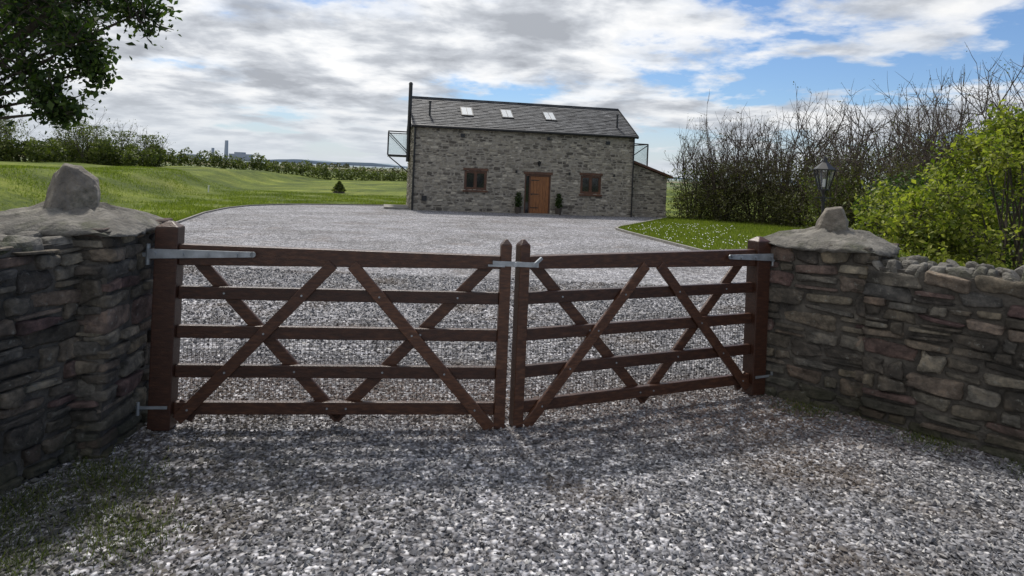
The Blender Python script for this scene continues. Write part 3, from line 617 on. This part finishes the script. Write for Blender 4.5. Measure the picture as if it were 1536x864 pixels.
def twigbush(name,cs,ntw,lpt,size,mat,stem,root,tube_n=3,r0=.03):
    out=[];LV=[]
    for c in cs:
        c0=np.array(c[:3]);r=c[3];rt=np.array(root)+rng.normal(size=3)*np.array([.15,.15,0]);mid=(rt+c0)/2+rng.normal(size=3)*.15*r
        out.append(([rt,mid,c0],[r0,r0*.7,r0*.35]))
        for k in range(ntw):
            d=rng.normal(size=3);d/=np.linalg.norm(d);d[2]=d[2]*.75+.12;L=r*rng.uniform(.6,1.3)
            s=c0+rng.normal(size=3)*r*.12;e=s+d*L;m_=(s+e)/2+rng.normal(size=3)*L*.08
            out.append(([s,m_,e],[r0*.3,r0*.2,r0*.1]))
            t=rng.uniform(.25,1.05,lpt)[:,None];LV.append(s+(e-s)*t+rng.normal(size=(lpt,3))*size*.9)
    return build(name,[tubes(out,tube_n,0),leafparts(np.concatenate(LV),size,1,aspect=.6)],[stem,mat])
cs=[]
for k in range(135):
    d=rng.normal(size=3);d/=np.linalg.norm(d);rr=rng.uniform(.35,1)**.5
    c=np.array([6.6,8.2,.95])+d*np.array([2.1,1.3,1.75])*rr
    if c[2]>0:cs.append((*c,rng.uniform(.22,.44)))
for k in range(26):
    cs.append((rng.uniform(4.5,5.4),rng.uniform(7.2,8.3),rng.uniform(.2,1.15),rng.uniform(.22,.36)))
twigbush('spring_bush',cs,18,22,.054,L_bright,M_bark,(6.3,8.3,0),r0=.02)
cs=[(-5.15,9.0,3.6,.42),(-5.5,9.0,4.15,.5),(-5.95,9.0,3.2,.45),(-5.75,9.1,2.85,.3),(-6.25,9.0,2.45,.42),(-6.0,8.9,2.25,.22),(-6.8,9.2,2.8,.55),(-6.6,9,3.7,.6),(-7.2,9,2.35,.4),(-6.0,9,4.6,.6),(-6.9,9,4.4,.7),(-7.6,9.3,3.4,.7),(-7.7,9,2.5,.45),(-5.1,9.0,4.6,.5),(-8.3,9.5,3.3,.8)]
for k in range(55):
    d=rng.normal(size=3);d/=np.linalg.norm(d);c=np.array([-9.3,10,5.2])+d*np.array([3.2,3,2.3])*rng.uniform(.5,1)**.5
    if c[0]<-6.3-(0 if c[2]>4.6 else 1.2):cs.append((*c,rng.uniform(.5,.85)))
o=twigbush('broadleaf_tree',cs,28,22,.085,L_dark,M_bark,(-9.4,10.2,2.0),r0=.05)
tr=tubes([([(-9.4,10.2,-.1),(-9.45,10.2,1.1),(-9.4,10.2,2.3),(-9.3,10.1,4)],[.24,.19,.17,.09])],12)
build('trunk',[tr],[M_bark],True,o)
def hedge(name,pts,h,w,n,size,mat,gap=2.0,h1=None):
    cs=[];pts=np.array(pts,float);L=np.concatenate([[0],np.cumsum(np.linalg.norm(np.diff(pts,axis=0),axis=1))])
    h1=h if h1 is None else h1
    for s in np.arange(0,L[-1],gap):
        x=np.interp(s,L,pts[:,0]);y=np.interp(s,L,pts[:,1]);z=float(gz(x,y));hh=(h+(h1-h)*s/L[-1])*rng.uniform(.7,1.2)
        for zz in np.arange(hh*.2,max(hh*.75,hh*.2+.01),w*.7): cs.append((x+rng.normal()*w*.25,y+rng.normal()*w*.3,z+zz,w*rng.uniform(.7,1.05)))
    P,D=blobpts(cs,n,.6);return build(name,[leafparts(P,size,0,D)],[mat])
hedge('field_hedge',[(-44,62),(-36,72),(-24,90),(-12,106),(2,118)],2.0,.75,26000,.22,L_hedge,.9,1.4)
hedge('field_hedge',[(-60,150),(-30,160),(20,180)],1.8,1.0,9000,.4,L_olive,1.6)
hedge('distant_treeline',[(-320,330),(-200,340),(-100,420)],4,2.5,10000,1.0,L_olive,5,2)
cs=[]
for k in range(26):
    x=rng.uniform(-47,-33);cs.append((x,62+rng.normal()*2,float(gz(x,62))+rng.uniform(.3,1.6),rng.uniform(.6,1.0)))
P,D=blobpts(cs,16000,.4);build('bushes',[leafparts(P,.2,0,D)],[L_hedge])
for x,y,h in((-42,63,4.6),(-39.5,62,4.2),(-37.5,64,4.0),(-34.8,64,3.6),(-47,60,5.0),(-52,66,5),(-50,80,5.5),(-44,58,4.2)):
    shrub('bare_shrub',x,y,h,10,2200,L_hedge,.16,.85,.8)
hedge('bank_hedge',[(-62,52),(-48,55),(-40,60)],2.0,1.1,12000,.25,L_hedge,1.5)
cx,cy=-12.9,50.;cz=float(gz(cx,cy));n=1600;t=rng.random(n);a=rng.uniform(0,6.28,n);rr=.5*(1-t)**.7*(.4+.6*rng.random(n))*(1+.25*np.sin(t*22))
C=np.stack([cx+np.cos(a)*rr,cy+np.sin(a)*rr,cz+.15+t*.7],1)
build('small_conifer',[leafparts(C,.14,0)]+cyl((cx,cy,cz-.05),(cx,cy,cz+.5),.03,m=1)+cyl((cx,cy,cz-.02),(cx,cy,cz+.1),.5,.4,m=1),[L_hedge,M_bark])
px,py=-18.6,41.;pz=float(gz(px,py));build('white_marker_post',cyl((px,py,pz-.1),(px,py,pz+.42),.04)+cyl((px,py,pz+.42),(px,py,pz+.45),.055),[M_white])
def blades(n,fx_,hgt=(.04,.10),wd=.02):
    P=fx_(n);n=len(P);x,y=P[:,0],P[:,1];z=gz(x,y);a=rng.uniform(0,6.28,n);h=rng.uniform(*hgt,n);ln=rng.normal(size=(n,2))*.03
    dx=np.cos(a)*wd/2;dy=np.sin(a)*wd/2
    V=np.stack([np.stack([x-dx,y-dy,z-.01],1),np.stack([x+dx,y+dy,z-.01],1),np.stack([x+ln[:,0],y+ln[:,1],z+h],1)],1).reshape(-1,3)
    return (V,np.arange(n*3).reshape(-1,3),0)
def fl(n):
    y=rng.uniform(9,48,n);xe=np.where(y<37,np.interp(y,YL,XL),-6);x=xe-.1-rng.random(n)**1.3*24;P=np.stack([x,y],1)
    return P[(np.sin(x*1.7+np.sin(y*.9)*2)+np.sin(y*1.3+x*.6)+rng.normal(size=n)*.9)>-.4]
def frr(n):
    y=rng.uniform(9,36,n);xe=np.interp(y,YR,XR);x=xe+.1+rng.random(n)**1.2*8;return np.stack([x,y],1)
build('lawn_grass',[blades(130000,fl,(.03,.13),.03),blades(70000,frr,(.03,.13),.024)],[L_grass])
def edge(n):
    y=rng.uniform(7,36,n);l=rng.random(n)<.5;x=np.where(l,np.interp(y,YL,XL)-.05-rng.random(n)*.1,np.interp(y,YR,XR)+.06+rng.random(n)*.12);return np.stack([x,y],1)
build('kerb_grass',[blades(9000,edge,(.05,.13),.015)],[L_grass])
n=300;y=rng.uniform(15,30,n);x=np.interp(y,YR,XR)+.3+rng.random(n)*4
C=np.stack([x,y,gz(x,y)+.07],1);a=np.arange(6)*math.pi/3
V2=(C[:,None,:]+np.stack([np.cos(a)*.017,np.sin(a)*.017,np.sin(a)*.010],1)[None])
build('daisies',[(V2.reshape(-1,3),np.arange(n*6).reshape(n,6),0)],[M_white])
def wf(n):
    c=np.array([(-2.15,3.55),(-2.25,3.2),(-1.85,3.1),(-1.95,3.45),(-2.3,2.9),(-1.6,2.95),(-2.0,2.75),(2.3,5.0),(2.9,4.5),(3.3,4.0)]);k=rng.integers(0,len(c),n);return c[k]+rng.normal(size=(n,2))*.11
build('weeds',[blades(7000,wf,(.015,.055),.007)],[L_hedge])
E=empty('lamp_post',(5.62,12.0,float(gz(5.62,12))),.4)
lp=cyl((0,0,-.1),(0,0,.5),.06,.05)+cyl((0,0,.5),(0,0,1.62),.032,.026)+cyl((0,0,1.5),(0,0,1.53),.05)+cyl((0,0,1.62),(0,0,1.72),.03,.075,n=6)+cyl((0,0,1.70),(0,0,1.725),.10,n=6)
lp+=cyl((0,0,2.06),(0,0,2.08),.205,n=6)+cyl((0,0,2.08),(0,0,2.2),.19,.05,n=6)+cyl((0,0,2.2),(0,0,2.27),.045,.03,n=6)+cyl((0,0,2.27),(0,0,2.33),.02,.004,n=6)
for k in range(6):
    a=k*math.pi/3;lp+=cyl((math.cos(a)*.09,math.sin(a)*.09,1.72),(math.cos(a)*.18,math.sin(a)*.18,2.06),.013,n=5)
lp+=cyl((-.2,0,1.56),(.2,0,1.56),.012,n=6)
build('post_and_frame',lp,[M_black],False,E)
build('glass_panes',cyl((0,0,1.73),(0,0,2.06),.083,.172,n=6),[M_clear],False,E)
build('bulb',cyl((0,0,1.76),(0,0,1.9),.025),[M_white],False,E)
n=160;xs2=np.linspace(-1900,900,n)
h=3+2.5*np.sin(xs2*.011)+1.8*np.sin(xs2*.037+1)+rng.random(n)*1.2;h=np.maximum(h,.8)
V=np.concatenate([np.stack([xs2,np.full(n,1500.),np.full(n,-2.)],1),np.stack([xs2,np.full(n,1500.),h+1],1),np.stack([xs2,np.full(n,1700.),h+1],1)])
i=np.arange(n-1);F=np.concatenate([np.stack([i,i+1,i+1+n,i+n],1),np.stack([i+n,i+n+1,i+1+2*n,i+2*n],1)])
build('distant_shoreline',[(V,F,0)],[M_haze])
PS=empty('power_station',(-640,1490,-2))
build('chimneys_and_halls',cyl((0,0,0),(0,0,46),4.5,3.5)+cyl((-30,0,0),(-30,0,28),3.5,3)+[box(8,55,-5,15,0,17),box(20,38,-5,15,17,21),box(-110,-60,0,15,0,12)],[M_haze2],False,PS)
# ------------------------------------------------------------------ sky & light
az=math.radians(-20);el=math.radians(54)
w=bpy.data.worlds.new('World');scn.world=w;w.use_nodes=True;nt=w.node_tree;nt.nodes.clear()
o=nt.nodes.new('ShaderNodeOutputWorld');bg=nt.nodes.new('ShaderNodeBackground');bg.inputs[1].default_value=.1;nt.links.new(bg.outputs[0],o.inputs[0])
sky=nt.nodes.new('ShaderNodeTexSky');sky.sky_type='NISHITA';sky.sun_disc=False;sky.sun_elevation=el;sky.sun_rotation=az%(2*math.pi);sky.air_density=1.0;sky.dust_density=.3;sky.ozone_density=2.0
tc=nt.nodes.new('ShaderNodeTexCoord');s=nt.nodes.new('ShaderNodeSeparateXYZ');nt.links.new(tc.outputs['Generated'],s.inputs[0])
zc=mth(nt,'ADD',mth(nt,'MAXIMUM',s.outputs[2],0),.15)
cb=nt.nodes.new('ShaderNodeCombineXYZ');nt.links.new(mth(nt,'DIVIDE',s.outputs[0],zc),cb.inputs[0]);nt.links.new(mth(nt,'DIVIDE',s.outputs[1],zc),cb.inputs[1])
mp=nt.nodes.new('ShaderNodeMapping');mp.inputs['Location'].default_value=(3.1,1.4,0);nt.links.new(cb.outputs[0],mp.inputs[0])
n1=noise(nt,mp.outputs[0],1.05,8,.57,.12)
cov=mth(nt,'ADD',n1,mth(nt,'MULTIPLY',s.outputs[0],-.14))
cf=ramp(nt,cov,[(.405,(0,0,0)),(.465,(.85,.85,.85)),(.53,(1,1,1))])
mp2=nt.nodes.new('ShaderNodeMapping');mp2.inputs['Location'].default_value=(7.1,2.4,0);nt.links.new(cb.outputs[0],mp2.inputs[0])
n2=noise(nt,mp2.outputs[0],2.3,7,.56,.15)
sh=mth(nt,'SUBTRACT',n2,mth(nt,'MULTIPLY',mth(nt,'SUBTRACT',cov,.5),.45))
ccol=ramp(nt,sh,[(.34,(.42,.445,.49)),(.44,(.60,.63,.68)),(.52,(.84,.86,.89)),(.60,(1.0,1.0,1.0))])
dt=nt.nodes.new('ShaderNodeVectorMath');dt.operation='DOT_PRODUCT';nt.links.new(tc.outputs['Generated'],dt.inputs[0]);dt.inputs[1].default_value=(math.sin(az)*math.cos(el),math.cos(az)*math.cos(el),math.sin(el))
gl=mth(nt,'MULTIPLY',mth(nt,'POWER',mth(nt,'MAXIMUM',dt.outputs['Value'],0),4),4.0)
gl=mth(nt,'ADD',gl,9.4);cg=nt.nodes.new('ShaderNodeCombineXYZ')
for q in range(3): nt.links.new(gl,cg.inputs[q])
ccol=mixc(nt,1.0,ccol,cg.outputs[0],'MULTIPLY')
col=mixc(nt,cf,mixc(nt,1.0,sky.outputs[0],(.74,.88,1.08),'MULTIPLY'),ccol)
hz=ramp(nt,s.outputs[2],[(0,(.9,.9,.9)),(.05,(.5,.5,.5)),(.11,(0,0,0))])
col=mixc(nt,hz,col,(6.6,7.1,7.7))
nt.links.new(col,bg.inputs[0])
sl_=bpy.data.lights.new('sun','SUN');sl_.energy=3.6;sl_.angle=math.radians(6);sl_.color=(1,.95,.87);so=bpy.data.objects.new('sun',sl_);scn.collection.objects.link(so)
Sd=Vector((math.sin(az)*math.cos(el),math.cos(az)*math.cos(el),math.sin(el)));so.rotation_euler=Sd.to_track_quat('Z','Y').to_euler();so.location=(0,0,30)
# ------------------------------------------------------------------ camera
cd=bpy.data.cameras.new('camera');cam=bpy.data.objects.new('camera',cd);scn.collection.objects.link(cam);scn.camera=cam
cd.lens=1000/1536*36;cd.sensor_width=36;cd.shift_y=-(432-257)/1536;cd.clip_start=.05;cd.clip_end=9000
r=.042;c_,s_=math.cos(r),math.sin(r)
cam.matrix_world=Matrix(((c_,-s_,0,0),(0,0,-1,0),(s_,c_,0,1.7),(0,0,0,1)))
scn.view_settings.view_transform='Standard';scn.view_settings.look='None';scn.view_settings.exposure=0
